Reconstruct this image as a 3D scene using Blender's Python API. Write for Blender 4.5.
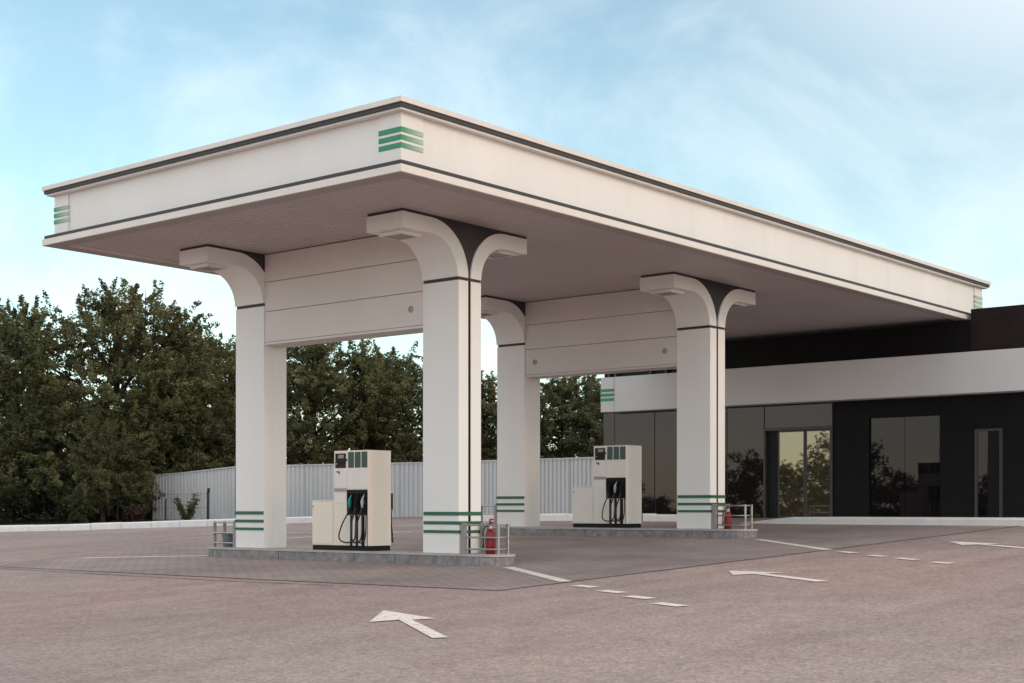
import bpy, bmesh, math, random
import numpy as np

# ------------------------------------------------------------------ clear
for o in list(bpy.data.objects):
    bpy.data.objects.remove(o)
scene = bpy.context.scene
COL = scene.collection
random.seed(7)

# ------------------------------------------------------------------ camera
# world axes: +X runs from the road to the shop (canopy's long side), +Y along the pump islands
YAW = math.radians(49.344)
CAM = (-18.793, -17.3515, 1.0)
cam_d = bpy.data.cameras.new('camera')
cam = bpy.data.objects.new('camera', cam_d)
COL.objects.link(cam)
cam.location = CAM
cam.rotation_euler = (math.radians(90), 0, -YAW)
cam_d.sensor_width = 36
cam_d.lens = 1480.59 / 1024 * 36
cam_d.shift_y = (507.317 - 341.5) / 1024
cam_d.clip_start = .1
cam_d.clip_end = 3000
scene.camera = cam

# ------------------------------------------------------------------ world / sky
SUN_EL = math.radians(22)
SUN_AZ = math.radians(181)            # clockwise from +Y
w = bpy.data.worlds.new('World')
scene.world = w
w.use_nodes = True
nt = w.node_tree
nt.nodes.clear()
N = nt.nodes.new
L = nt.links.new
out = N('ShaderNodeOutputWorld')
bg = N('ShaderNodeBackground')
bg.inputs['Strength'].default_value = .12
L(bg.outputs[0], out.inputs[0])
sky = N('ShaderNodeTexSky')
sky.sky_type = 'NISHITA'
sky.sun_disc = False
sky.sun_elevation = SUN_EL
sky.sun_rotation = SUN_AZ
sky.altitude = 100
sky.air_density = 1.0
sky.dust_density = .45
sky.ozone_density = 2.0
tc = N('ShaderNodeTexCoord')


def sky_noise(scale, detail, rough, dist, zs, loc):
    mp = N('ShaderNodeMapping')
    mp.inputs['Scale'].default_value = (1, 1, zs)
    mp.inputs['Location'].default_value = loc
    L(tc.outputs['Generated'], mp.inputs[0])
    n = N('ShaderNodeTexNoise')
    n.inputs['Scale'].default_value = scale
    n.inputs['Detail'].default_value = detail
    n.inputs['Roughness'].default_value = rough
    n.inputs['Distortion'].default_value = dist
    L(mp.outputs[0], n.inputs['Vector'])
    return n.outputs['Fac']


def sky_ramp(src, p0, v0, p1, v1):
    r = N('ShaderNodeMapRange')
    r.interpolation_type = 'SMOOTHSTEP'
    for k, v in (('From Min', p0), ('From Max', p1), ('To Min', v0), ('To Max', v1)):
        r.inputs[k].default_value = v
    L(src, r.inputs['Value'])
    return r.outputs['Result']


wisps = sky_ramp(sky_noise(4.2, 9, .60, .4, 1.5, (3.9, -3.3, -.4)), .36, .05, .68, .28)     # thin high cloud
FILL_CLOUD_LOC = (2.0, -3.7, -1.2)
fill_cloud = sky_ramp(sky_noise(.75, 2, .45, 0, 1.0, FILL_CLOUD_LOC), .42, 0, .62, .75)           # cloud sheet added mostly out of view to brighten the front faces
ad = N('ShaderNodeMath')
ad.operation = 'MAXIMUM'
L(wisps, ad.inputs[0])
L(fill_cloud, ad.inputs[1])
cm = N('ShaderNodeMix')
cm.data_type = 'RGBA'
cm.inputs['B'].default_value = (6.9, 6.7, 6.6, 1)     # cloud, on the sky's own scale
L(ad.outputs[0], cm.inputs['Factor'])
tn = N('ShaderNodeMix')
tn.data_type = 'RGBA'
tn.blend_type = 'MULTIPLY'
tn.inputs['Factor'].default_value = 1
tn.inputs['B'].default_value = (.79, .85, .70, 1)      # clear blue-green air
L(sky.outputs[0], tn.inputs['A'])
L(tn.outputs['Result'], cm.inputs['A'])
L(cm.outputs['Result'], bg.inputs['Color'])

# ------------------------------------------------------------------ sun
sd = bpy.data.lights.new('sun', 'SUN')
sd.energy = .32
sd.angle = math.radians(12)
sd.color = (1.0, .56, .36)
sun = bpy.data.objects.new('sun', sd)
COL.objects.link(sun)
sun.location = (0, -30, 30)
_dx, _dy, _dz = math.sin(SUN_AZ) * math.cos(SUN_EL), math.cos(SUN_AZ) * math.cos(SUN_EL), math.sin(SUN_EL)
import mathutils
sun.rotation_euler = mathutils.Vector((_dx, _dy, _dz)).to_track_quat('Z', 'Y').to_euler()

# ------------------------------------------------------------------ exposure
scene.view_settings.view_transform = 'Standard'
scene.view_settings.look = 'None'
scene.view_settings.gamma = 1
scene.view_settings.exposure = 1.05
scene.render.engine = 'CYCLES'
scene.cycles.max_bounces = 8

# ================================================================== helpers
GV = .0431                               # the forecourt rises towards the shop


def g(x):
    return GV * max(-24.0, min(17.5, x))


def mat(name, col, rough=.6, var=.08, scale=3.0, bump=0.0, bscale=60.0, metal=0.0, dirt=0.0,
        dirtcol=(.12, .1, .085), ior=1.5, stretch=(1, 1, 1)):
    m = bpy.data.materials.new(name)
    m.use_nodes = True
    t = m.node_tree
    b = t.nodes['Principled BSDF']
    b.inputs['Roughness'].default_value = rough
    b.inputs['Metallic'].default_value = metal
    b.inputs['IOR'].default_value = ior
    co = t.nodes.new('ShaderNodeTexCoord')
    mpn = t.nodes.new('ShaderNodeMapping')
    mpn.inputs['Scale'].default_value = stretch
    t.links.new(co.outputs['Object'], mpn.inputs[0])
    n = t.nodes.new('ShaderNodeTexNoise')
    n.inputs['Scale'].default_value = scale
    n.inputs['Detail'].default_value = 6
    t.links.new(mpn.outputs[0], n.inputs['Vector'])
    r = t.nodes.new('ShaderNodeValToRGB')
    e = r.color_ramp.elements
    e[0].position, e[1].position = .3, .7
    e[0].color = tuple(c * (1 - var) for c in col) + (1,)
    e[1].color = tuple(min(1, c * (1 + var)) for c in col) + (1,)
    t.links.new(n.outputs['Fac'], r.inputs[0])
    last = r.outputs[0]
    if dirt > 0:
        n2 = t.nodes.new('ShaderNodeTexNoise')
        n2.inputs['Scale'].default_value = scale * 2.7
        n2.inputs['Detail'].default_value = 10
        n2.inputs['Roughness'].default_value = .7
        t.links.new(mpn.outputs[0], n2.inputs['Vector'])
        r2 = t.nodes.new('ShaderNodeValToRGB')
        r2.color_ramp.elements[0].position = .52
        r2.color_ramp.elements[0].color = (0, 0, 0, 1)
        r2.color_ramp.elements[1].position = .8
        r2.color_ramp.elements[1].color = (dirt, dirt, dirt, 1)
        t.links.new(n2.outputs['Fac'], r2.inputs[0])
        mx = t.nodes.new('ShaderNodeMix')
        mx.data_type = 'RGBA'
        mx.inputs['B'].default_value = dirtcol + (1,)
        t.links.new(r2.outputs[0], mx.inputs['Factor'])
        t.links.new(last, mx.inputs['A'])
        last = mx.outputs['Result']
    t.links.new(last, b.inputs['Base Color'])
    if bump > 0:
        n3 = t.nodes.new('ShaderNodeTexNoise')
        n3.inputs['Scale'].default_value = bscale
        n3.inputs['Detail'].default_value = 4
        t.links.new(co.outputs['Object'], n3.inputs['Vector'])
        bp = t.nodes.new('ShaderNodeBump')
        bp.inputs['Strength'].default_value = bump
        bp.inputs['Distance'].default_value = .01
        t.links.new(n3.outputs['Fac'], bp.inputs['Height'])
        t.links.new(bp.outputs[0], b.inputs['Normal'])
    return m


class MB:
    """collects boxes, prisms and tubes; build() links them as one mesh object"""

    def __init__(s):
        s.v, s.f = [], []

    def box(s, x0, x1, y0, y1, z0, z1, bev=0):
        bm = bmesh.new()
        bmesh.ops.create_cube(bm, size=1)
        for v in bm.verts:
            v.co = ((x0 + x1) / 2 + v.co.x * (x1 - x0), (y0 + y1) / 2 + v.co.y * (y1 - y0), (z0 + z1) / 2 + v.co.z * (z1 - z0))
        if bev:
            bmesh.ops.bevel(bm, geom=bm.edges[:], offset=bev, segments=2, affect='EDGES', profile=.6)
        s.add(bm)
        return s

    def add(s, bm):
        o = len(s.v)
        bm.verts.index_update()
        s.v += [tuple(v.co) for v in bm.verts]
        s.f += [[o + v.index for v in f.verts] for f in bm.faces]
        bm.free()

    def raw(s, vs, fs):
        o = len(s.v)
        s.v += [tuple(v) for v in vs]
        s.f += [[o + i for i in f] for f in fs]
        return s

    def prism(s, prof, a, b, axis='y'):
        n = len(prof)
        put = {'y': lambda p, t: (p[0], t, p[1]), 'z': lambda p, t: (p[0], p[1], t), 'x': lambda p, t: (t, p[0], p[1])}[axis]
        vs = [put(p, a) for p in prof] + [put(p, b) for p in prof]
        fs = [list(range(n))[::-1], list(range(n, 2 * n))] + [[i, (i + 1) % n, n + (i + 1) % n, n + i] for i in range(n)]
        return s.raw(vs, fs)

    def tube(s, pts, r, seg=8, caps=True):
        pts = [mathutils.Vector(p) for p in pts]
        n = len(pts)
        rs = r if isinstance(r, (list, tuple)) else [r] * n
        vs, fs = [], []
        up = mathutils.Vector((0, 0, 1))
        pn = None
        for i, p in enumerate(pts):
            t = (pts[min(i + 1, n - 1)] - pts[max(i - 1, 0)]).normalized()
            if pn is None:
                pn = t.cross(up)
                if pn.length < .05:
                    pn = t.cross(mathutils.Vector((1, 0, 0)))
                pn.normalize()
            pn = (pn - t * pn.dot(t)).normalized()
            q = t.cross(pn)
            for k in range(seg):
                a = 2 * math.pi * k / seg
                vs.append(p + (pn * math.cos(a) + q * math.sin(a)) * rs[i])
        for i in range(n - 1):
            for k in range(seg):
                k2 = (k + 1) % seg
                fs.append([i * seg + k, i * seg + k2, (i + 1) * seg + k2, (i + 1) * seg + k])
        if caps:
            fs.append(list(range(seg))[::-1])
            fs.append([(n - 1) * seg + k for k in range(seg)])
        return s.raw(vs, fs)

    def lathe(s, prof, c=(0, 0, 0), seg=20):
        pts = []
        vs, fs = [], []
        for (r, z) in prof:
            for k in range(seg):
                a = 2 * math.pi * k / seg
                vs.append((c[0] + r * math.cos(a), c[1] + r * math.sin(a), c[2] + z))
        for i in range(len(prof) - 1):
            for k in range(seg):
                k2 = (k + 1) % seg
                fs.append([i * seg + k, i * seg + k2, (i + 1) * seg + k2, (i + 1) * seg + k])
        fs.append(list(range(seg))[::-1])
        fs.append([(len(prof) - 1) * seg + k for k in range(seg)])
        return s.raw(vs, fs)

    def tilt(s, k=-.0133):
        s.v = [(x, y, z + k * x) for x, y, z in s.v]
        return s

    def build(s, name, m, parent=None, smooth=False, recalc=True, loc=None):
        me = bpy.data.meshes.new(name)
        me.from_pydata(s.v, [], s.f)
        if recalc:
            bm = bmesh.new()
            bm.from_mesh(me)
            bmesh.ops.recalc_face_normals(bm, faces=bm.faces)
            bm.to_mesh(me)
            bm.free()
        for mm in (m if isinstance(m, (list, tuple)) else [m]):
            me.materials.append(mm)
        if smooth:
            me.shade_smooth()
            me.set_sharp_from_angle(angle=math.radians(40))
        o = bpy.data.objects.new(name, me)
        COL.objects.link(o)
        o.parent = parent
        if loc:
            o.location = loc
        return o


def empty(name, loc=(0, 0, 0)):
    o = bpy.data.objects.new(name, None)
    COL.objects.link(o)
    o.location = loc
    return o


def tag(o, label=None, cat=None, group=None, kind=None):
    if label:
        o['label'] = label
    if cat:
        o['category'] = cat
    if group:
        o['group'] = group
    if kind:
        o['kind'] = kind
    return o


def copy_tree(o, parent=None):
    c = o.copy()
    COL.objects.link(c)
    c.parent = parent
    for ch in o.children:
        copy_tree(ch, c)
    return c


# ================================================================== materials
M = {}
M['white'] = mat('white_paint', (.87, .845, .825), .5, .035, .8, .05, 90, dirt=.16, dirtcol=(.55, .51, .47), stretch=(1, 1, .3))
M['fascia'] = mat('fascia_white', (.85, .805, .775), .42, .03, .9, dirt=.22, dirtcol=(.60, .54, .49), stretch=(1, 1, .18))
M['trim'] = mat('trim_cream', (.80, .73, .68), .5, .04, 1.5, dirt=.15, dirtcol=(.45, .4, .36))
M['dark'] = mat('dark_band', (.046, .042, .046), .6, .15, 3)
M['black'] = mat('black_cladding', (.010, .009, .010), .5, .15, 2, ior=1.22)
M['green'] = mat('green_paint', (.03, .27, .13), .45, .08, 4)
M['green_low'] = mat('green_bar', (.02, .125, .065), .45, .1, 4)
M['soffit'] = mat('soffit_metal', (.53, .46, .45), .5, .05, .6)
M['beam'] = mat('beam_panel', (.74, .675, .645), .55, .03, .9, dirt=.08, dirtcol=(.4, .37, .34))
M['cream'] = mat('pump_cream', (.90, .775, .665), .4, .025, 2, dirt=.05, dirtcol=(.45, .38, .3))
M['offwhite'] = mat('pump_offwhite', (.82, .765, .70), .4, .025, 2, dirt=.05, dirtcol=(.45, .38, .3))
M['cream_w'] = mat('pump_white', (.85, .79, .72), .38, .03, 3)
M['pump_black'] = mat('pump_black', (.010, .010, .011), .6, .2, 5, ior=1.3)
M['grille'] = mat('grade_panel', (.03, .065, .055), .3, .1, 8)
M['rubber'] = mat('hose_rubber', (.012, .012, .013), .45, .1, 9)
M['steel'] = mat('stainless_steel', (.40, .375, .36), .38, .1, 9, metal=1.0)
M['post'] = mat('post_grey', (.30, .28, .275), .5, .08, 6)
M['red'] = mat('extinguisher_red', (.25, .012, .02), .3, .08, 5)
M['label_w'] = mat('label_white', (.7, .7, .68), .5, .05, 5)
M['bucket'] = mat('bucket_grey', (.16, .17, .18), .5, .1, 6)
M['kerbstone'] = mat('granite_kerb', (.24, .225, .225), .6, .35, 7, .25, 40, dirt=.75, dirtcol=(.40, .37, .35))
M['islandtop'] = mat('island_concrete', (.46, .42, .40), .75, .12, 4, .2, 60, dirt=.3, dirtcol=(.25, .22, .2))
M['kerbwhite'] = mat('whitewashed_kerb', (.88, .86, .84), .8, .06, 5, .35, 25, dirt=.2, dirtcol=(.5, .47, .43))
M['walk'] = mat('pale_pavement', (.82, .79, .77), .75, .06, 2, .2, 40, dirt=.2, dirtcol=(.45, .42, .4))
M['fence'] = mat('corrugated_steel', (.60, .60, .61), .5, .06, .7, dirt=.25, dirtcol=(.3, .28, .26), stretch=(1, 1, .15))
M['fpost'] = mat('green_post', (.03, .045, .04), .6, .2, 5)
M['bark'] = mat('bark', (.055, .042, .034), .9, .3, 7, .6, 14)
M['soil'] = mat('verge_soil', (.05, .042, .03), .95, .4, 1.2, .6, 8)
M['bar_grey'] = mat('button_strip', (.33, .31, .29), .5, .2, 30)
M['strip'] = mat('button_strip_base', (.52, .47, .42), .5, .05, 6)
M['disc'] = mat('disc_grey', (.36, .33, .32), .4, .06, 9)
M['teal'] = mat('nozzle_teal', (.02, .30, .27), .35, .1, 8)
M['lightgrey'] = mat('nozzle_grey', (.45, .48, .5), .35, .1, 8)
M['nozred'] = mat('nozzle_red', (.4, .03, .04), .35, .1, 8)
M['parapet'] = mat('parapet_brown', (.022, .0145, .0145), .8, .2, 1.5, ior=1.25)
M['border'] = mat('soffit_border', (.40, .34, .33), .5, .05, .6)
M['bandwhite'] = mat('shop_band', (.66, .635, .63), .45, .03, .6)
M['frame'] = mat('door_frame', (.05, .048, .05), .35, .1, 5)
M['inner'] = mat('dark_interior', (.01, .01, .011), .8, .1, 2)


def glass(name, col, ior, rough=.015, tint=(1, 1, 1)):
    m = bpy.data.materials.new(name)
    m.use_nodes = True
    t = m.node_tree
    b = t.nodes['Principled BSDF']
    b.inputs['Base Color'].default_value = col + (1,)
    b.inputs['Roughness'].default_value = rough
    b.inputs['IOR'].default_value = ior
    b.inputs['Specular Tint'].default_value = tint + (1,)
    co = t.nodes.new('ShaderNodeTexCoord')
    n = t.nodes.new('ShaderNodeTexNoise')
    n.inputs['Scale'].default_value = .5
    n.inputs['Detail'].default_value = 2
    t.links.new(co.outputs['Object'], n.inputs['Vector'])
    bp = t.nodes.new('ShaderNodeBump')
    bp.inputs['Strength'].default_value = .06
    bp.inputs['Distance'].default_value = .05
    t.links.new(n.outputs['Fac'], bp.inputs['Height'])
    t.links.new(bp.outputs[0], b.inputs['Normal'])
    return m


M['glass'] = glass('tinted_glass', (.013, .011, .012), 1.58, tint=(1, .80, .86))
M['glass_door'] = glass('door_glass', (.05, .042, .03), 3.0, tint=(1, .84, .69))
M['glass_dark'] = glass('dark_glass', (.008, .007, .008), 1.5, tint=(1, .82, .90))
M['lens'] = glass('lamp_lens', (.25, .24, .235), 1.5, .25)
M['screen'] = mat('display_face', (.022, .018, .018), .5, .2, 14, ior=1.3)
M['lcd'] = mat('display_lcd', (.30, .26, .21), .3, .1, 10)

# fading green bars on the canopy corners: wash-out by warm light painted in along one direction
def lightwash_mat(name, x0, x1, axis):
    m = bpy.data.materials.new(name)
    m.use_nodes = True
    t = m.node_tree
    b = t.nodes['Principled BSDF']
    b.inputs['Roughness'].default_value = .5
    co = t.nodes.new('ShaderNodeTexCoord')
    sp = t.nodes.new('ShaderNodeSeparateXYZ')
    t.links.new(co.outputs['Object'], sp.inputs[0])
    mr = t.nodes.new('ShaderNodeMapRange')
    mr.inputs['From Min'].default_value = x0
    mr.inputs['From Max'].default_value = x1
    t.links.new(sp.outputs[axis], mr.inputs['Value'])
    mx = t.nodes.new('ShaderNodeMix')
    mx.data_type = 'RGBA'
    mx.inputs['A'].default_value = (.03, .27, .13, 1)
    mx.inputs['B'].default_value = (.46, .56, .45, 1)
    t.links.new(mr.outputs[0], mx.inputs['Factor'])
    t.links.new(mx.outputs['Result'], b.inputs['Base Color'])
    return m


# asphalt
def asphalt():
    m = bpy.data.materials.new('asphalt')
    m.use_nodes = True
    t = m.node_tree
    b = t.nodes['Principled BSDF']
    b.inputs['Roughness'].default_value = .85
    co = t.nodes.new('ShaderNodeTexCoord')
    def noise(sc, det, rough=.6, dist=0):
        n = t.nodes.new('ShaderNodeTexNoise')
        n.inputs['Scale'].default_value = sc
        n.inputs['Detail'].default_value = det
        n.inputs['Roughness'].default_value = rough
        n.inputs['Distortion'].default_value = dist
        t.links.new(co.outputs['Object'], n.inputs['Vector'])
        return n
    big = noise(.16, 5, .6, .5)
    r = t.nodes.new('ShaderNodeValToRGB')
    e = r.color_ramp.elements
    e[0].position, e[1].position = .32, .70
    e[0].color = (.300, .226, .198, 1)
    e[1].color = (.385, .306, .266, 1)
    t.links.new(big.outputs['Fac'], r.inputs[0])
    # aggregate
    fine = noise(38, 3, .7)
    r2 = t.nodes.new('ShaderNodeValToRGB')
    e = r2.color_ramp.elements
    e[0].position, e[1].position = .36, .66
    e[0].color = (.74, .74, .74, 1)
    e[1].color = (1.26, 1.25, 1.25, 1)
    t.links.new(fine.outputs['Fac'], r2.inputs[0])
    vor = t.nodes.new('ShaderNodeTexVoronoi')
    vor.inputs['Scale'].default_value = 26
    t.links.new(co.outputs['Object'], vor.inputs['Vector'])
    sp = t.nodes.new('ShaderNodeSeparateColor')
    t.links.new(vor.outputs['Color'], sp.inputs[0])
    r3 = t.nodes.new('ShaderNodeValToRGB')
    e = r3.color_ramp.elements
    e[0].position, e[1].position = .0, 1.0
    e[0].color = (.78, .78, .78, 1)
    e[1].color = (1.22, 1.22, 1.22, 1)
    t.links.new(sp.outputs[0], r3.inputs[0])
    red = noise(.11, 4, .55, .8)
    r5 = t.nodes.new('ShaderNodeValToRGB')
    e = r5.color_ramp.elements
    e[0].position, e[1].position = .42, .66
    e[0].color = (1.0, 1.0, 1.0, 1)
    e[1].color = (1.05, .93, .91, 1)
    t.links.new(red.outputs['Fac'], r5.inputs[0])
    # tyre-polished and oil-darkened streaks along the driving lane
    mps = t.nodes.new('ShaderNodeMapping')
    mps.inputs['Rotation'].default_value = (0, 0, math.radians(-57))
    mps.inputs['Scale'].default_value = (.10, 1.1, 1)
    t.links.new(co.outputs['Object'], mps.inputs[0])
    stn = t.nodes.new('ShaderNodeTexNoise')
    stn.inputs['Scale'].default_value = 1.0
    stn.inputs['Detail'].default_value = 7
    stn.inputs['Roughness'].default_value = .62
    t.links.new(mps.outputs[0], stn.inputs['Vector'])
    r6 = t.nodes.new('ShaderNodeValToRGB')
    e = r6.color_ramp.elements
    e[0].position, e[1].position = .34, .56
    e[0].color = (.87, .86, .865, 1)
    e[1].color = (1.04, 1.04, 1.04, 1)
    t.links.new(stn.outputs['Fac'], r6.inputs[0])
    mid = noise(1.7, 6, .65)
    r4 = t.nodes.new('ShaderNodeValToRGB')
    e = r4.color_ramp.elements
    e[0].position, e[1].position = .3, .7
    e[0].color = (.88, .87, .88, 1)
    e[1].color = (1.1, 1.1, 1.09, 1)
    t.links.new(mid.outputs['Fac'], r4.inputs[0])
    last = r.outputs[0]
    for rr in (r2, r3, r4, r5, r6):
        mx = t.nodes.new('ShaderNodeMix')
        mx.data_type = 'RGBA'
        mx.blend_type = 'MULTIPLY'
        mx.inputs['Factor'].default_value = 1
        t.links.new(last, mx.inputs['A'])
        t.links.new(rr.outputs[0], mx.inputs['B'])
        last = mx.outputs['Result']
    t.links.new(last, b.inputs['Base Color'])
    bp = t.nodes.new('ShaderNodeBump')
    bp.inputs['Strength'].default_value = .5
    bp.inputs['Distance'].default_value = .006
    t.links.new(fine.outputs['Fac'], bp.inputs['Height'])
    t.links.new(bp.outputs[0], b.inputs['Normal'])
    return m


def pavers():
    m = bpy.data.materials.new('block_paving')
    m.use_nodes = True
    t = m.node_tree
    b = t.nodes['Principled BSDF']
    b.inputs['Roughness'].default_value = .75
    co = t.nodes.new('ShaderNodeTexCoord')
    mpn = t.nodes.new('ShaderNodeMapping')
    mpn.inputs['Rotation'].default_value = (0, 0, 0)
    t.links.new(co.outputs['Object'], mpn.inputs[0])
    br = t.nodes.new('ShaderNodeTexBrick')
    br.inputs['Scale'].default_value = 1
    br.inputs['Brick Width'].default_value = .24
    br.inputs['Row Height'].default_value = .16
    br.inputs['Mortar Size'].default_value = .010
    br.inputs['Bias'].default_value = 0
    br.inputs['Color1'].default_value = (.315, .246, .222, 1)
    br.inputs['Color2'].default_value = (.365, .290, .262, 1)
    br.inputs['Mortar'].default_value = (.17, .138, .125, 1)
    t.links.new(mpn.outputs[0], br.inputs['Vector'])
    n = t.nodes.new('ShaderNodeTexNoise')
    n.inputs['Scale'].default_value = .45
    n.inputs['Detail'].default_value = 7
    n.inputs['Distortion'].default_value = .6
    t.links.new(co.outputs['Object'], n.inputs['Vector'])
    r = t.nodes.new('ShaderNodeValToRGB')
    e = r.color_ramp.elements
    e[0].position, e[1].position = .32, .7
    e[0].color = (.74, .73, .74, 1)
    e[1].color = (1.16, 1.15, 1.13, 1)
    t.links.new(n.outputs['Fac'], r.inputs[0])
    mx = t.nodes.new('ShaderNodeMix')
    mx.data_type = 'RGBA'
    mx.blend_type = 'MULTIPLY'
    mx.inputs['Factor'].default_value = 1
    t.links.new(br.outputs['Color'], mx.inputs['A'])
    t.links.new(r.outputs[0], mx.inputs['B'])
    t.links.new(mx.outputs['Result'], b.inputs['Base Color'])
    bp = t.nodes.new('ShaderNodeBump')
    bp.inputs['Strength'].default_value = .6
    bp.inputs['Distance'].default_value = .006
    bp.invert = True
    t.links.new(br.outputs['Fac'], bp.inputs['Height'])
    t.links.new(bp.outputs[0], b.inputs['Normal'])
    return m


def paint():
    m = mat('road_paint', (.82, .72, .635), .75, .06, 2, .3, 60)
    t = m.node_tree
    b = t.nodes['Principled BSDF']
    co = t.nodes.new('ShaderNodeTexCoord')
    n = t.nodes.new('ShaderNodeTexNoise')
    n.inputs['Scale'].default_value = 16
    n.inputs['Detail'].default_value = 9
    n.inputs['Roughness'].default_value = .75
    t.links.new(co.outputs['Object'], n.inputs['Vector'])
    r = t.nodes.new('ShaderNodeValToRGB')
    e = r.color_ramp.elements
    e[0].position, e[1].position = .34, .47
    e[0].color, e[1].color = (.25, .25, .25, 1), (1, 1, 1, 1)
    t.links.new(n.outputs['Fac'], r.inputs[0])
    t.links.new(r.outputs[0], b.inputs['Alpha'])
    return m


M['asphalt'] = asphalt()
M['pavers'] = pavers()
M['paint'] = paint()
M['tar'] = mat('tar_joint', (.15, .120, .115), .7, .2, 3)

# ================================================================== ground
mb = MB()
xs = [-900, -24, 17.5, 900]
ys = [-900, 900]
vs = [(x, y, g(x)) for x in xs for y in ys]
fs = [[2 * i, 2 * i + 2, 2 * i + 3, 2 * i + 1] for i in range(3)]
gr = mb.raw(vs, fs).build('ground', M['asphalt'], recalc=False)
tag(gr, 'coarse pinkish grey asphalt forecourt sloping up to the shop', 'ground', kind='structure')


def sheet(name, poly, m, h, parent=None):
    return MB().raw([(x, y, g(x) + h) for x, y in poly], [list(range(len(poly)))]).build(name, m, parent, recalc=False)


def flat_up(o):
    bm = bmesh.new()
    bm.from_mesh(o.data)
    for f in bm.faces:
        if f.normal.z < 0:
            f.normal_flip()
    bm.to_mesh(o.data)
    bm.free()
    return o


pv = flat_up(sheet('paving', [(-3.5, -3.95), (16.3, -4.6), (16.3, 13.5), (9, 13.5), (-3.6, 9.5)], M['pavers'], .004))
tag(pv, 'grey block paving of the fuelling area under the canopy', 'paving', kind='structure')

# tar joint along the edge of the block paving: a wandering thin strip
def joint(pts, wd):
    mbj = MB()
    vs, fs = [], []
    rnd = random.Random(3)
    P = []
    for (a, b) in zip(pts[:-1], pts[1:]):
        n = int(math.dist(a, b) / .35)
        for i in range(n):
            t = i / n
            P.append((a[0] + (b[0] - a[0]) * t, a[1] + (b[1] - a[1]) * t))
    P.append(pts[-1])
    for i, p in enumerate(P):
        a, b = P[max(i - 1, 0)], P[min(i + 1, len(P) - 1)]
        d = (b[0] - a[0], b[1] - a[1])
        l = math.hypot(*d)
        nx, ny = -d[1] / l, d[0] / l
        j = rnd.uniform(-.02, .02)
        hw = wd * rnd.uniform(.55, 1.2) / 2
        for s in (-1, 1):
            x, y = p[0] + nx * (j + s * hw), p[1] + ny * (j + s * hw)
            vs.append((x, y, g(x) + .008))
    fs = [[2 * i, 2 * i + 1, 2 * i + 3, 2 * i + 2] for i in range(len(P) - 1)]
    return mbj.raw(vs, fs).build('joint', M['tar'], recalc=False)


j1 = flat_up(joint([(14.5, -4.5), (-3.45, -3.95), (-3.55, 1.2), (-3.5, 9.3), (-2.6, 16.0)], .055))
j1.name = 'tar_joint'
tag(j1, 'dark tar seam along the outer edge of the block paving', 'seam', kind='structure')
j2 = flat_up(joint([(-3.85, -1.0), (-3.95, 2.0), (-3.80, 9.6)], .045))
j2.name = 'tar_joint'
tag(j2, 'thinner tar crack beside the paving seam in front of the near island', 'seam', kind='structure')


# painted arrows and lines
def stripmark(a, b, wd):
    d = (b[0] - a[0], b[1] - a[1])
    l = math.hypot(*d)
    nx, ny = -d[1] / l * wd / 2, d[0] / l * wd / 2
    return [(a[0] + nx, a[1] + ny), (b[0] + nx, b[1] + ny), (b[0] - nx, b[1] - ny), (a[0] - nx, a[1] - ny)]


def paintmark(name, polys, label, cat, group=None):
    mbm = MB()
    for p in polys:
        mbm.raw([(x, y, g(x) + .010) for x, y in p], [list(range(len(p)))])
    o = flat_up(mbm.build(name, M['paint'], recalc=False))
    return tag(o, label, cat, group)


def arrow_from(tip, b1, b2, n1_, n2_, t1, t2, label):
    return paintmark('painted_arrow', [[b1, tip, b2, n2_, t2, t1, n1_]], label, 'road marking', 'painted direction arrows')


arrow_from((-6.123, -4.408), (-7.134, -5.205), (-6.509, -5.651), (-6.804, -5.352), (-6.733, -5.495), (-7.886, -6.918), (-7.754, -7.01),
           'large white arrow painted on the asphalt nearest the camera')
arrow_from((.557, -5.109), (-.12, -5.60), (.486, -6.132), (.16, -5.78), (.29, -5.92), (-.66, -7.27), (-.52, -7.43),
           'white arrow painted on the asphalt level with the near island')
arrow_from((8.03, -5.27), (7.05, -5.98), (7.55, -6.50), (7.26, -6.2), (7.36, -6.32), (6.1, -7.85), (6.25, -8.0),
           'white arrow painted on the asphalt nearest the shop at the right edge')


def pline(pts, label, wd=.16, dash=False):
    polys = [stripmark(a, b, wd) for a, b in pts]
    return polys


def set_line(name, a, b, label, group):
    return paintmark(name, [stripmark(a, b, .19)], label, 'road marking', group)


set_line('painted_line', (-.10, -1.2), (-1.98, -3.95), 'solid white line running off the near end of the near island', 'solid lines at the island ends')
set_line('painted_line', (7.72, -1.25), (5.2, -4.28), 'solid white line running off the near end of the far island', 'solid lines at the island ends')
set_line('painted_line', (.1, 7.05), (-1.33, 9.4), 'white line running left off the far end of the near island', 'solid lines at the island ends')
set_line('painted_line', (7.1, 12.8), (8.4, 9.4), 'white line on the paving seen past the cream pump', 'solid lines at the island ends')
set_line('painted_line', (5.3, 10.75), (6.2, 10.3), 'short white line on the paving behind the left column', 'solid lines at the island ends')
nth = ['first', 'second', 'third', 'fourth']
for i, (a, b) in enumerate([((-2.42, -4.47), (-2.57, -4.93)), ((-2.91, -5.29), (-3.06, -5.76)), ((-3.4, -6.1), (-3.56, -6.57)), ((-3.97, -6.94), (-4.16, -7.45))]):
    set_line('painted_dash', a, b, nth[i] + ' white dash counted outward from the near island', 'dashes off the near island')
for i, (a, b) in enumerate([((4.87, -4.70), (4.60, -5.12)), ((4.2, -5.6), (3.98, -5.98)), ((3.74, -6.32), (3.47, -6.8)), ((3.12, -7.22), (2.93, -7.63))]):
    set_line('painted_dash', a, b, nth[i] + ' white dash counted outward from the far island', 'dashes off the far island')

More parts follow.
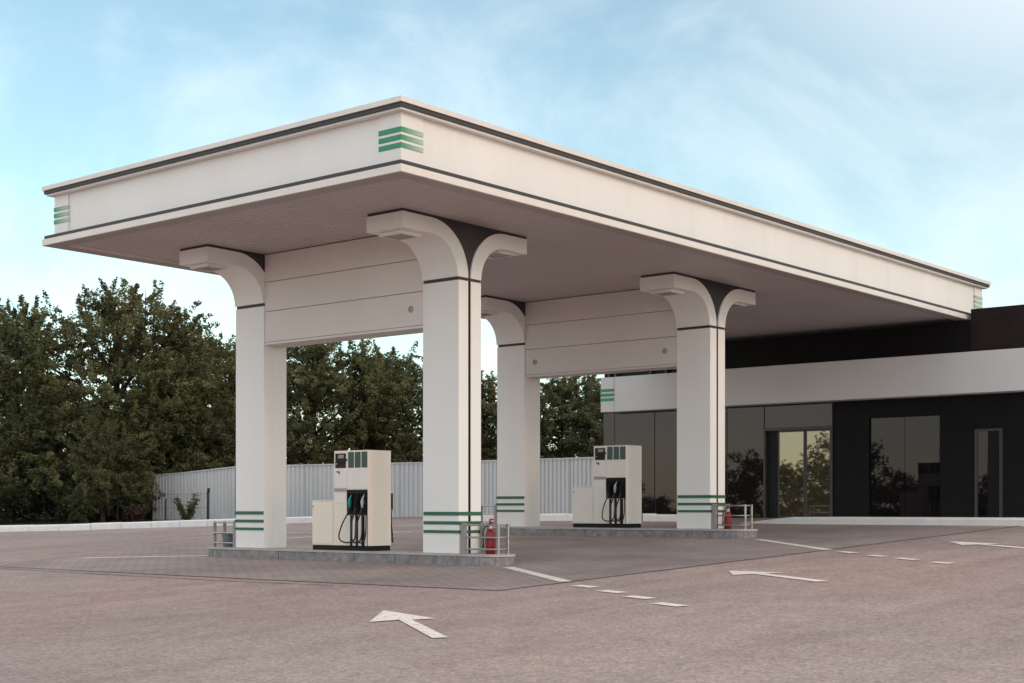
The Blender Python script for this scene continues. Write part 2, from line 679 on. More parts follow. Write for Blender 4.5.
# verge behind the kerb at the left
vg = flat_up(sheet('verge', [(2, 31), (4.9, 26.5), (6.8, 22.9), (8.8, 20.9), (10.5, 19.0), (12.4, 17.7), (17.4, 17.5), (17.4, 90), (2, 90), (-12, 60)], M['soil'], .02))
tag(vg, 'dark bare soil verge under the trees', 'verge', kind='structure')

# ================================================================== white kerbs and shop pavement
def kerb(pts, label, wd=.34, h=.19, seg=1.0, name='white_kerb'):
    root = empty(name, (pts[0][0], pts[0][1], g(pts[0][0])))
    tag(root, label, 'kerb')
    bx, by, bz = root.location
    P = []
    for (a, b) in zip(pts[:-1], pts[1:]):
        n = max(1, round(math.dist(a, b) / seg))
        for i in range(n):
            P.append(((a[0] + (b[0] - a[0]) * i / n, a[1] + (b[1] - a[1]) * i / n)))
    P.append(pts[-1])
    rnd = random.Random(len(P))
    nrm = []
    for i, p in enumerate(P):
        a, b = P[max(i - 1, 0)], P[min(i + 1, len(P) - 1)]
        l = math.dist(a, b)
        nrm.append((-(b[1] - a[1]) / l, (b[0] - a[0]) / l))
    for i in range(len(P) - 1):
        a, b = P[i], P[i + 1]
        e = .006
        A = (a[0] + (b[0] - a[0]) * e, a[1] + (b[1] - a[1]) * e)
        B = (a[0] + (b[0] - a[0]) * (1 - e), a[1] + (b[1] - a[1]) * (1 - e))
        hh = h + rnd.uniform(-.012, .012)
        vs = []
        for q, n in ((A, nrm[i]), (B, nrm[i + 1])):
            for (s, z) in ((-.5, -.05), (-.5, hh - .025), (-.43, hh), (.5, hh), (.5, -.05)):
                x, y = q[0] + n[0] * s * wd, q[1] + n[1] * s * wd
                vs.append((x - bx, y - by, g(x) + z - bz))
        fs = [[0, 1, 2, 3, 4], [9, 8, 7, 6, 5]] + [[k, 5 + k, 5 + (k + 1) % 5, (k + 1) % 5] for k in range(5)]
        MB().raw(vs, fs).build('kerb_stone', M['kerbwhite'], root)
    return root


kerb([(12.35, 17.4), (11.6, 18.1), (10.4, 18.95), (8.65, 20.85), (6.65, 22.75), (5.72, 24.5), (4.77, 26.4), (2.6, 30.4)][::-1],
     'whitewashed kerb curving along the verge below the trees at the left')
kerb([(14.45, 5.2), (14.45, 7.9), (14.2, 9.9), (13.7, 11.8), (13.4, 13.2)][::-1],
     'whitewashed kerb behind the far pump leading to the shop corner')
wk = MB()
zt = .755
wk.prism([(13.5, .3), (13.5, zt - .03), (13.54, zt), (16.45, zt), (16.45, .3)], -16, 1.3)
vs = [(13.5, 1.3, g(13.5) - .02), (13.5, 1.3, zt), (16.45, 1.3, zt), (16.45, 1.3, g(16.45) - .02), (13.7, 2.9, g(13.7) + .006), (16.45, 2.9, g(16.45) + .03), (13.7, 2.9, g(13.7) - .02), (16.45, 2.9, g(16.45) - .02)]
wk.raw(vs, [[1, 2, 5, 4], [0, 1, 4, 6], [3, 7, 5, 2], [6, 4, 5, 7]])
wo = wk.build('pavement', M['walk'])
tag(wo, 'pale raised pavement with ramp along the shop front', 'pavement', kind='structure')

# ================================================================== canopy
X0, X1 = -3.39, 17.9
Y0, Y1 = -1.98, 7.559
WX, WY = .579, .86            # column depth and width
DY, DX = 5.182, 7.898         # column spacing along / across
ZI = .1998                    # island height
ZS = 4.964                    # dark strip on the columns
ZSOF = 5.947                  # soffit
SV = -.0133                   # canopy falls slightly towards the shop
canopy = empty('fuel_canopy', (0, 0, 0))
tag(canopy, 'large flat white canopy on four flared columns over the pumps', 'canopy')


def ring(name, a, b, z0, z1, m):
    mbr = MB()
    def rect(i, z):
        return [(X0 + i, Y0 + i, z), (X1 - i, Y0 + i, z), (X1 - i, Y1 - i, z), (X0 + i, Y1 - i, z)]
    vs = rect(a, z0) + rect(a, z1) + rect(b, z1) + rect(b, z0)
    fs = []
    for k in range(4):
        k2 = (k + 1) % 4
        for r in range(4):
            r2 = (r + 1) % 4
            fs.append([r * 4 + k, r * 4 + k2, r2 * 4 + k2, r2 * 4 + k])
    return mbr.raw(vs, fs).tilt().build(name, m, canopy)


ring('cornice_cap', 0, .5, 6.918, 6.995, M['trim'])
ring('cornice_band', .025, .45, 6.855, 6.9165, M['dark'])
ring('cornice_lip', .06, .45, 6.822, 6.8535, M['fascia'])
ring('lower_band', .03, .45, 6.0, 6.068, M['dark'])
ring('lower_trim', 0, .30, 5.887, 5.9985, M['trim'])
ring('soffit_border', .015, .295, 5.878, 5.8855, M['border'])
# four fascia boards and the corner blocks with their green bars
ins, cb = .19, .62
zf0, zf1 = 6.0695, 6.8205
MB().box(X0 + ins, X0 + ins + .05, Y0 + cb + .003, Y1 - cb - .003, zf0, zf1).tilt().build('fascia_panel', M['fascia'], canopy)
MB().box(X1 - ins - .05, X1 - ins, Y0 + cb + .003, Y1 - cb - .003, zf0, zf1).tilt().build('fascia_panel', M['fascia'], canopy)
MB().box(X0 + cb + .003, X1 - cb - .003, Y0 + ins, Y0 + ins + .05, zf0, zf1).tilt().build('fascia_panel', M['fascia'], canopy)
MB().box(X0 + cb + .003, X1 - cb - .003, Y1 - ins - .05, Y1 - ins, zf0, zf1).tilt().build('fascia_panel', M['fascia'], canopy)
ci = .165
for (sx, sy) in ((0, 0), (0, 1), (1, 0), (1, 1)):
    xa, xb = (X0 + ci, X0 + cb) if sx == 0 else (X1 - cb, X1 - ci)
    ya, yb = (Y0 + ci, Y0 + cb) if sy == 0 else (Y1 - cb, Y1 - ci)
    blk = MB().box(xa, xb, ya, yb, zf0, zf1).tilt().build('corner_block', M['fascia'], canopy)
    fm = lightwash_mat('green_lightwash', xa, xb, 0) if (sx, sy) == (0, 0) else (lightwash_mat('green_lightwash', yb, ya, 1) if (sx, sy) == (0, 1) else lightwash_mat('green_lightwash', xa - .6, xb - .3, 0))
    for k in range(3):
        zc = 6.565 - .117 * k
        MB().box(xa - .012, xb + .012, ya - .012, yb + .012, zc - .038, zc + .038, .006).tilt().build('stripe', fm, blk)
# soffit boards: grooved strips running along Y
pitch = .14
vs, fs = [], []
x = X0 + .30
prof = []
while x < X1 - .30:
    x2 = min(x + pitch, X1 - .30)
    prof += [(x, ZSOF), (x2 - .018, ZSOF), (x2 - .014, ZSOF + .012), (x2 - .004, ZSOF + .012)]
    x = x2
prof.append((X1 - .30, ZSOF))
for (a, b) in prof:
    vs += [(a, Y0 + .30, b), (a, Y1 - .30, b)]
fs = [[2 * i, 2 * i + 1, 2 * i + 3, 2 * i + 2] for i in range(len(prof) - 1)]
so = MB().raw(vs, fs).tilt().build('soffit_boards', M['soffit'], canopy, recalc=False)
so['kind'] = 'stuff'
MB().box(X0 + .3, X1 - .3, Y0 + .3, Y1 - .3, 5.99, 6.06).tilt().build('deck', M['dark'], canopy)
MB().box(X0 + .3, X1 - .3, Y0 + .3, Y1 - .3, 6.87, 6.91).tilt().build('roof_sheet', M['trim'], canopy)

KE, BE, TH = 1.366, 1.25, .27
GA, GB = .247, .312            # gap between the two slabs of a column


def arc(cx, cz, r, a0, a1, n=12):
    return [(cx + r * math.cos(math.radians(a0 + (a1 - a0) * i / n)), cz + r * math.sin(math.radians(a0 + (a1 - a0) * i / n))) for i in range(n + 1)]


def column(x0, y0, inner):
    """inner: +1 the beam joins the +Y side, -1 the -Y side"""
    zb = g(x0) + ZI
    top = 5.90 + SV * x0
    zs = ZS + SV * x0
    R = top - TH - zs - .03
    def sh(p):
        return (x0 + p[0], p[1] + SV * p[0] * (1 if p[1] > zs - .2 else 0))
    # shaft : front slab (the part that carries the others)
    sh_mb = MB().box(x0, x0 + GA, y0, y0 + WY, zb, zs - .028, .008)
    sh_mb.box(x0 + GB, x0 + WX, y0, y0 + WY, zb, zs - .028, .008)
    col = sh_mb.build('column', M['white'], canopy)
    za = zs + .028
    Ra = top - TH - za
    fr = [(GA, za)] + arc(GA - Ra - TH, za, Ra + TH, 0, 90)[1:] + [(-KE, top), (-KE, top - TH)] + arc(-Ra + (GA - TH), za, Ra, 90, 0)
    bk = [(GB, za)] + arc(GB + Ra + TH, za, Ra + TH, 180, 90)[1:] + [(WX + BE, top), (WX + BE, top - TH)] + arc(GB + TH + Ra, za, Ra, 90, 180)
    MB().prism([sh(p) for p in fr], y0, y0 + WY).build('flared_arm', M['white'], col, smooth=True)
    MB().prism([sh(p) for p in bk], y0, y0 + WY).build('flared_arm', M['white'], col, smooth=True)
    # dark core in the joint, strip and web
    ya, yb = (y0 + .03, y0 + WY - .004) if inner > 0 else (y0 + .004, y0 + WY - .03)
    web = [(GB + .02, zs - .03)] + [(p[0] - .02, p[1]) for p in arc(GB + Ra + TH, za, Ra + TH, 180, 92)][::1] + [(GA - Ra - TH + .2, top - .004)] + [(p[0] + .0, p[1]) for p in []]
    front = [(p[0] - .02, p[1]) for p in arc(GA - Ra - TH, za, Ra + TH, 0, 88)]
    back = [(p[0] + .02, p[1]) for p in arc(GB + Ra + TH, za, Ra + TH, 180, 92)]
    poly = front + [(GA - Ra - TH, top + .004), (GB + Ra + TH, top + .004)] + back[::-1]
    mbw = MB().prism([sh(p) for p in poly], ya, yb)
    mbw.box(x0 + .016, x0 + WX - .016, y0 + .016, y0 + WY - .016, zs - .04, zs + .04)
    mbw.build('web', M['dark'], col)
    MB().box(x0 + GA - .05, x0 + GB + .05, ya - (.020 if inner > 0 else 0), yb + (0 if inner > 0 else .020), zb, zs - .030).build('joint_core', M['black'], col)
    pl = [(-KE + .01, top + .003), (-KE + .01, top + .052), (WX + BE - .0, top + .052), (WX + BE - .0, top + .003)]
    MB().prism([sh(p) for p in pl], y0 + .012, y0 + WY - .012).build('top_plate', M['dark'], col)
    # inner side closing strip below the beam
    if inner < 0:
        MB().box(x0 + GA - .01, x0 + GB + .01, y0 + .003, y0 + .03, zb, 4.18 + SV * x0).build('closing_strip', M['white'], col)
    # green bars round front, outer end and back
    for k, (z0, z1, e) in enumerate(((.66, .722, 0), (.503, .558, 0), (.352, .402, .03))):
        mg = MB().box(x0 - .016, x0 - .002, y0 + (.0 if inner < 0 else -.016), y0 + WY + (.016 if inner < 0 else -.03), zb + z0, zb + z1)
        if inner > 0:
            mg.box(x0 - .002, x0 + WX + .012 - e, y0 - .016, y0 - .002, zb + z0, zb + z1)
        else:
            mg.box(x0 - .002, x0 + WX + .012, y0 + WY + .002, y0 + WY + .016, zb + z0, zb + z1)
        mg.build('stripe', M['green_low'], col)
    # downlights let into both arms
    zl = top - TH
    for (xa, xb) in ((-KE + .13, -KE + .60), (WX + BE - .60, WX + BE - .13)):
        fl = MB()
        for (a0, a1, b0, b1) in ((xa, xb, .16, .20), (xa, xb, .66, .70), (xa, xa + .035, .2, .66), (xb - .035, xb, .2, .66)):
            fl.box(x0 + a0, x0 + a1, y0 + b0, y0 + b1, zl - .05, zl + .01)
        fl.tilt(0).build('downlight_frame', M['trim'], col)
        MB().box(x0 + xa + .035, x0 + xb - .035, y0 + .2, y0 + .66, zl - .038, zl + .01).build('downlight_lens', M['lens'], col)
    return col


def beam(x0, discs):
    ya, yb = WY + .004, DY - .004
    rows = [(4.225, 4.815), (4.825, 5.392), (5.402, 5.93)]
    bm_ = MB().box(x0 + .05, x0 + WX - .05, ya, yb, 4.22 + SV * x0, 5.94 + SV * x0).build('cross_beam', M['dark'], canopy)
    for (z0, z1) in rows:
        for (xa, xb) in ((x0 + .02, x0 + .045), (x0 + WX - .045, x0 + WX - .02)):
            MB().box(xa, xb, ya, yb, z0 + SV * x0, z1 + SV * x0, .004).build('panel', M['beam'], bm_)
    MB().box(x0 + .012, x0 + WX - .012, ya, yb, 4.17 + SV * x0, 4.217 + SV * x0, .004).build('bottom_trim', M['beam'], bm_)
    for (y, z) in discs:
        seg = 16
        mbd = MB()
        prof = [(.062, 0), (.062, .012), (.046, .018), (.042, .006), (.015, .006)]
        m2 = MB().lathe(prof, seg=seg)
        m2.v = [(x0 + .02 - p[2], y + p[0], z + SV * x0 + p[1]) for p in m2.v]
        m2.build('lamp_disc', M['disc'], bm_, smooth=True)


for x0 in (0, DX):
    column(x0, 0, +1)
    column(x0, DY, -1)
beam(0, [(1.174, 4.523)])
beam(DX, [(1.19, 4.52), (4.88, 4.51)])


# ================================================================== pump islands
def rounded(x0, x1, y0, y1, r, n=6):
    P = []
    for (cx, cy, a0) in ((x1 - r, y1 - r, 0), (x0 + r, y1 - r, 90), (x0 + r, y0 + r, 180), (x1 - r, y0 + r, 270)):
        P += arc(cx, cy, r, a0, a0 + 90, n)
    return P


def island(x0, label):
    z0 = g(x0)
    root = empty('pump_island', (x0 + WX / 2, (6.82 - 1.24) / 2, z0))
    tag(root, label, 'island', 'pump islands')
    ox, oy, oz = root.location
    xa, xb, ya, yb = x0 - .075, x0 + WX + .075, -.55, 6.70
    RO = (xb - xa) / 2
    xc = (xa + xb) / 2
    RI = RO - .12
    pl = [(xc + (RO + .010) * math.cos(math.radians(t)), ya + (RO + .010) * math.sin(math.radians(t))) for t in range(180, 361, 12)] + \
         [(xc + (RO + .010) * math.cos(math.radians(t)), yb + (RO + .010) * math.sin(math.radians(t))) for t in range(0, 181, 12)]
    top = MB().prism([(x - ox, y - oy) for x, y in pl], ZI - .042, ZI - .001, 'z')
    top.build('slab', M['islandtop'], root)
    # kerb stones: straight runs, then four curved stones round each end
    rnd = random.Random(int(x0) + 5)
    cuts = [ya]
    while cuts[-1] < yb - 1.3:
        cuts.append(cuts[-1] + rnd.uniform(.85, 1.1))
    cuts.append(yb)
    for (c, d) in zip(cuts[:-1], cuts[1:]):
        for (a, b) in ((xa, xa + .12), (xb - .12, xb)):
            j = rnd.uniform(-.004, .004)
            zz = rnd.uniform(-.004, .004)
            MB().box(a + j - ox, b + j - ox, c + .004 - oy, d - .004 - oy, -.10, ZI - .046 + zz * .5, .012).build('kerb_stone', M['kerbstone'], root)
    for (yy, a0) in ((ya, 180), (yb, 0)):
        for k in range(4):
            aa = [math.radians(a0 + 45 * k + .6 + 43.8 * i / 5) for i in range(6)]
            prof = [(RO, -.1), (RO, ZI - .056), (RO - .012, ZI - .045), (RI, ZI - .045), (RI, -.1)]
            vs = [(xc + r_ * math.cos(t) - ox, yy + r_ * math.sin(t) - oy, z_) for t in aa for (r_, z_) in prof]
            fs = [[5 * i + q, 5 * i + 5 + q, 5 * i + 5 + (q + 1) % 5, 5 * i + (q + 1) % 5] for i in range(5) for q in range(5)]
            fs += [[0, 1, 2, 3, 4], [29, 28, 27, 26, 25]]
            MB().raw(vs, fs).build('kerb_stone', M['kerbstone'], root)
    return root


island(0, 'long granite-kerbed island under the near cream pump')
island(DX, 'long granite-kerbed island under the far pump nearer the shop')


# ================================================================== guard rails at the island ends
def guard(x0, sgn, label):
    """U-shaped guard round an island end; sgn -1: end towards the road entrance (-Y), +1: the other end"""
    yc = -.55 if sgn < 0 else 6.70
    yi = -.085 if sgn < 0 else WY + DY + .06
    zb = g(x0) + ZI
    xc = x0 + WX / 2
    r = .25
    root = empty('guard_rail', (xc, yc, zb))
    tag(root, label, 'guard rail', 'steel guards at the island ends')
    path = [(-r, yi - yc)] + [(r * math.cos(math.radians(t)), r * math.sin(math.radians(t))) for t in ([180 + 15 * k for k in range(13)] if sgn < 0 else [180 - 15 * k for k in range(13)])] + [(r, yi - yc)]
    for z in (.085, .285, .495):
        MB().tube([(x, y, z) for x, y in path], .0165, 10).build('rail', M['steel'], root, smooth=True)
    for (px, py) in ((-r, yi - yc), (r, yi - yc)):
        MB().box(px - .03, px + .03, py - .05, py + .05, -.002, .53, .008).build('post', M['post'], root)
    for t in (-60, -120) if sgn < 0 else (60, 120):
        px, py = r * math.cos(math.radians(t)), r * math.sin(math.radians(t))
        MB().tube([(px, py, -.002), (px, py, .52)], .027 if sgn < 0 else .034, 10).build('post', M['steel'] if sgn < 0 else M['post'], root, smooth=True)
    return root


guard(0, -1, 'steel guard rail round the near end of the near island')
guard(0, 1, 'steel guard rail beside the grey bucket at the left')
guard(DX, -1, 'steel guard rail round the near end of the far island')
guard(DX, 1, 'steel guard rail at the hidden far end of the far island')

# bucket
bk = empty('bucket', (.16, 6.47, ZI))
tag(bk, 'grey plastic bucket standing on the island beside the left column', 'bucket')
MB().lathe([(.10, 0), (.135, .24), (.142, .24), (.142, .265), (.128, .265), (.122, .24), (.09, .02)], seg=24).build('pail', M['bucket'], bk, smooth=True)
MB().tube([(.0, -.14, .25)] + [(.145 * math.sin(math.radians(a)) * .5, -.145 * math.cos(math.radians(a)), .25 - .08 * math.sin(math.radians(a))) for a in range(10, 180, 17)] + [(0, .14, .25)], .005, 6).build('handle', M['steel'], bk)


# fire extinguishers
def extinguisher(x, y, zb, label, sc=1.0):
    root = empty('fire_extinguisher', (x, y, zb))
    root.scale = (sc, sc, sc)
    tag(root, label, 'fire extinguisher', 'red fire extinguishers')
    body = MB().lathe([(.088, .0), (.096, .012), (.096, .36), (.09, .40), (.07, .435), (.04, .46), (.03, .475)], seg=24).build('cylinder', M['red'], root, smooth=True)
    MB().lathe([(.0975, .15), (.0975, .27)], seg=24).build('label_band', M['red'], body)
    MB().lathe([(.028, .47), (.028, .53), (.02, .545)], seg=14).build('valve', M['label_w'], root, smooth=True)
    MB().box(-.025, .06, -.02, .02, .57, .605, .008).box(-.025, .015, -.018, .018, .53, .57).build('handle', M['red'], root)
    MB().box(-.02, .075, -.016, .016, .625, .66, .008).box(-.03, -.01, -.012, .012, .58, .64).build('lever', M['red'], root)
    MB().tube([(-.02, .02, .52), (-.06, .09, .50), (-.07, .125, .40), (-.06, .13, .28), (-.055, .12, .20)], .011, 8).build('hose', M['rubber'], root, smooth=True)
    MB().tube([(-.055, .12, .21), (-.06, .135, .12)], [.013, .022], 10).build('nozzle', M['rubber'], root, smooth=True)
    return root


extinguisher(.2, -.555, ZI, 'red fire extinguisher inside the guard of the near island', .92)
extinguisher(DX + .22, -.30, g(DX) + ZI, 'red fire extinguisher inside the guard of the far island', .78)


# ================================================================== pumps
def nozzle_set(root, y, x, zt, sgn, m, bx):
    """nozzle in its holster on the front (sgn -1) or back (sgn +1) face"""
    s = sgn
    nz = MB()
    if s > 0:
        x = x + .05
    nz.tube([(x + s * .035, y + .012, zt - .16), (x + s * .055, y + .004, zt - .06), (x + s * .05, y - .012, zt + .02)], [.022, .027, .018], 8)
    nz.tube([(x + s * .05, y - .010, zt + .015), (x + s * .03, y - .035, zt + .07), (x + s * .015, y - .05, zt + .10)], [.014, .012, .010], 8)
    nz.box(x + s * .03 - .03, x + s * .03 + .03, y - .022, y + .03, zt - .10, zt - .02, .008)
    return nz.build('nozzle', m, root, smooth=True)


def pump(y0, x0, zb, mats, swing, label, skin):
    """y0: the -Y face of the main cabinet; runs +0.92 to the step and +1.535 to the end"""
    root = empty('fuel_pump', (x0 + WX / 2, y0 + .77, zb))
    tag(root, label, 'fuel pump', 'fuel pumps')
    ox, oy = WX / 2, .77
    D = WX
    def B(mb_, xa, xb, ya, yb, za, zb_, bev=0):
        return mb_.box(xa - ox, xb - ox, ya - oy, yb - oy, za, zb_, bev)
    B(MB(), .012, D - .012, .012, 1.523, 0, .092).build('plinth', M['pump_black'], root)
    cab = B(MB(), 0, D, 0, .92, .092, 1.85, .010).build('cabinet', skin, root)
    low = B(MB(), .006, D - .006, .923, 1.535, .092, .915, .010).build('side_cabinet', skin, root)
    B(MB(), -.004, .004, .95, 1.51, .12, .875, .003).build('door', skin, low)
    B(MB(), .0, D, .921, 1.541, .917, .935, .004).build('lid', M['cream_w'], low)
    B(MB(), -.008, .0, 1.485, 1.50, .80, .83).build('lock', M['pump_black'], low)
    for s in (-1, 1):
        fx = 0 if s < 0 else D
        def F(d0, d1):
            a, b = fx + s * d0, fx + s * d1
            return min(a, b), max(a, b)
        # front panels
        a, b = F(-.01, .008)
        B(MB(), a, b, .02, .555, 1.14, 1.505, .004).build('panel', M['cream_w'], root)
        B(MB(), a, b, .568, .90, 1.165, 1.495, .004).build('panel', M['cream_w'], root)
        a, b = F(-.01, .006)
        B(MB(), a, b, .575, .90, .875, 1.08, .004).build('panel', M['cream_w'], root)
        a, b = F(-.01, .012)
        bs = B(MB(), a, b, .568, .91, 1.085, 1.158, .003).build('button_strip', M['strip'], root)
        a, b = F(.012, .017)
        for k in range(6):
            B(MB(), a, b, .59 + k * .052, .625 + k * .052, 1.103, 1.143, .002).build('button', M['bar_grey'], bs)
        # display
        a, b = F(-.01, .014)
        dsp = B(MB(), a, b, .60, .875, 1.53, 1.80, .006).build('display', M['screen'], root)
        a, b = F(.014, .018)
        B(MB(), a, b, .64, .79, 1.71, 1.775).build('display_window', M['lcd'], dsp)
        B(MB(), a, b, .62, .80, 1.60, 1.66).build('keypad', M['pump_black'], dsp)
        B(MB(), a, b, .82, .84, 1.60, 1.615).build('indicator', M['label_w'], dsp)
        # lock under the display
        a, b = F(.006, .016)
        kk = MB()
        B(kk, a, b, .76, .785, 1.42, 1.47)
        B(kk, a, b, .80, .84, 1.45, 1.47)
        kk.build('lock', M['pump_black'], root)
        a, b = F(.0, .024)
        B(MB(), a, b, .57, .597, 1.66, 1.70).build('latch', M['pump_black'], root)
        # three fuel grade panels
        for k in range(3):
            a, b = F(-.01, .010)
            B(MB(), a, b, .03 + k * .178, .03 + k * .178 + .145, 1.53, 1.82, .004).build('grade_panel', M['grille'], root)
        # nozzle bay
        a, b = F(-.01, .010)
        bay = B(MB(), a, b, .022, .565, .66, 1.125, .006).build('nozzle_bay', M['pump_black'], root)
        for k in range(3):
            yk = .11 + k * .17
            a, b = F(.010, .045 if s < 0 else .10)
            hp = MB()
            B(hp, a, b, yk - .06, yk - .048, .76, 1.06)
            B(hp, a, b, yk + .048, yk + .06, .76, 1.06)
            B(hp, a, b, yk - .06, yk + .06, .735, .75)
            hp.build('holster', M['pump_black'], bay)
            nozzle_set(root, yk - oy, fx - ox, .955, s, mats[k], bay)
        # pale posts below with dark gaps
        a, b = F(-.01, .004)
        B(MB(), a, b, .015, .565, .094, .655).build('recess', M['pump_black'], root)
        a, b = F(.004, .016)
        for k in range(4):
            yk = .025 + k * .15
            B(MB(), a, b, yk, yk + (.06 if k == 0 else .08), .096, .65, .004).build('hose_guide', M['cream_w'], root)
        # hoses
        for k in range(3):
            yk = .11 + k * .17
            sw = swing[k]
            rt = .05 if k == 0 else .12
            p = [(s * .045, yk + .012, .80), (s * .07, yk + .02, .70), (s * .10, yk + .05 + sw * .35, .50), (s * .12, yk + sw * .85, .30), (s * .11, yk + sw * .75, .19),
                 (s * .08, yk + sw * .25 - .03, .15), (s * .05, yk - rt, .20), (s * .03, yk - rt - .02, .36), (s * .02, yk - rt - .02, .66)]
            # smooth the path
            V = [mathutils.Vector((fx + q[0] * (1 if s < 0 else 1.9) - ox, q[1] - oy, q[2])) for q in p]
            out_ = []
            for i in range(len(V) - 1):
                a0, a1, a2, a3 = V[max(i - 1, 0)], V[i], V[i + 1], V[min(i + 2, len(V) - 1)]
                for t in (0, .25, .5, .75):
                    out_.append(.5 * ((2 * a1) + (a2 - a0) * t + (2 * a0 - 5 * a1 + 4 * a2 - a3) * t * t + (3 * a1 - a0 - 3 * a2 + a3) * t ** 3))
            out_.append(V[-1])
            MB().tube(out_, .0135, 8).build('hose', M['rubber'], root, smooth=True)
    return root


pump(2.243, 0, ZI, (M['lightgrey'], M['pump_black'], M['teal']), (.10, .04, .24), 'cream fuel pump with a teal nozzle on the near island', M['cream'])
pump(2.207, DX, g(DX) + ZI, (M['pump_black'], M['lightgrey'], M['pump_black']), (.10, .10, .16), 'off-white fuel pump on the far island in front of the shop glass', M['offwhite'])

# ================================================================== shop
shop = empty('shop_building', (16.4, 0, .75))
tag(shop, 'low black shop with tinted glass front and a pale fascia band', 'building')


def sb(name, x0, x1, y0, y1, z0, z1, m, parent=None, bev=0):
    p = parent or shop
    off = mathutils.Vector((16.4, 0, .75))
    return MB().box(x0 - off.x, x1 - off.x, y0, y1, z0 - off.z, z1 - off.z, bev).build(name, m, p)


YE = -14
sb('core', 16.62, 26, YE, 9.30, .5, 5.5, M['black'])
sb('fascia_band', 15.9, 16.6, YE, 8.515, 3.79, 4.80, M['bandwhite'], bev=.006)
ebk = sb('fascia_end', 15.89, 16.6, 8.52, 9.0, 3.79, 4.80, M['bandwhite'], bev=.006)
for k in range(3):
    zc = 4.42 - .135 * k
    sb('stripe', 15.878, 15.89, 8.522, 9.01, zc - .04, zc + .04, M['green'], ebk)
sb('upper_wall', 16.40, 16.615, -2.10, 9.25, 4.803, 5.62, M['black'])
sb('parapet', 16.38, 16.63, YE, -2.104, 4.803, 5.90, M['parapet'])
sb('parapet_side', 16.632, 26, -2.32, -2.104, 5.503, 5.90, M['black'])
for y in (9.0, 8.75, 7.5, 6.95):
    sb('bracket', 16.30, 16.398, y, y + .05, 4.81, 5.2, M['frame'])
# left glass front, one pane per bay
zg0, zg1 = .70, 3.785
bays = [(8.90, 9.30), (7.45, 8.88), (6.0, 7.43), (5.0, 5.98), (3.80, 4.98)]
for (a, b) in bays:
    sb('pane', 16.42, 16.45, a + .006, b - .006, zg0 + .02, zg1, M['glass'])
sb('pane', 16.42, 16.45, 1.69, 3.78, 3.16, zg1, M['glass'])
sb('mullion', 16.41, 16.47, 8.882, 8.898, zg0, zg1, M['frame'])
for y in (7.44, 5.99, 4.99):
    sb('mullion', 16.435, 16.47, y - .007, y + .007, zg0, zg1, M['frame'])
sb('glass_backing', 16.475, 16.615, 1.68, 9.29, zg0 - .2, zg1 + .01, M['inner'])
# entrance with sliding leaves
dr = sb('door_header', 16.36, 16.47, 1.70, 3.80, 3.08, 3.155, M['frame'])
sb('door_jamb', 16.37, 16.47, 3.74, 3.795, zg0 - .05, 3.078, M['frame'], dr)
sb('door_jamb', 16.37, 16.47, 1.70, 1.745, zg0 - .05, 3.078, M['frame'], dr)
for (a, b, xx) in ((2.545, 3.37, 16.43), (1.75, 2.52, 16.41)):
    lf = sb('door', xx, xx + .025, a + .045, b - .045, zg0 + .06, 3.03, M['glass_door'])
    for (ya, yb, za, zb_) in ((a, a + .045, zg0, 3.075), (b - .045, b, zg0, 3.075), (a + .045, b - .045, 3.03, 3.075), (a + .045, b - .045, zg0, zg0 + .06)):
        sb('door_frame', xx - .008, xx + .033, ya, yb, za, zb_, M['frame'], lf)
# right: dark wall with a window and a second door
def wall(y0, y1, z0, z1):
    sb('wall_panel', 16.40, 16.615, y0 + .0015, y1 - .0015, z0, z1, M['black'])
wall(.66, 1.67, .6, 3.785)
wall(-1.29, .66, 3.32, 3.785)
wall(-2.15, -1.29, .6, 3.785)
wall(-2.90, -2.15, 2.95, 3.785)
for k in range(8):
    wall(-2.90 - 1.4 * (k + 1), -2.90 - 1.4 * k, .6, 3.785)
for (a, b) in ((-.312, .662), (-1.285, -.304)):
    wdw = sb('pane', 16.47, 16.50, a + .01, b - .01, .78, 3.31, M['glass_dark'])
d2 = sb('door', 16.46, 16.49, -2.80, -2.25, .78, 2.88, M['glass_dark'])
for (ya, yb, za, zb_) in ((-2.25, -2.16, .72, 2.94), (-2.89, -2.80, .72, 2.94), (-2.80, -2.25, 2.88, 2.94)):
    sb('door_frame', 16.44, 16.52, ya, yb, za, zb_, M['frame'], d2)
sb('window_backing', 16.53, 16.615, -2.9, .66, .6, 3.32, M['inner'])


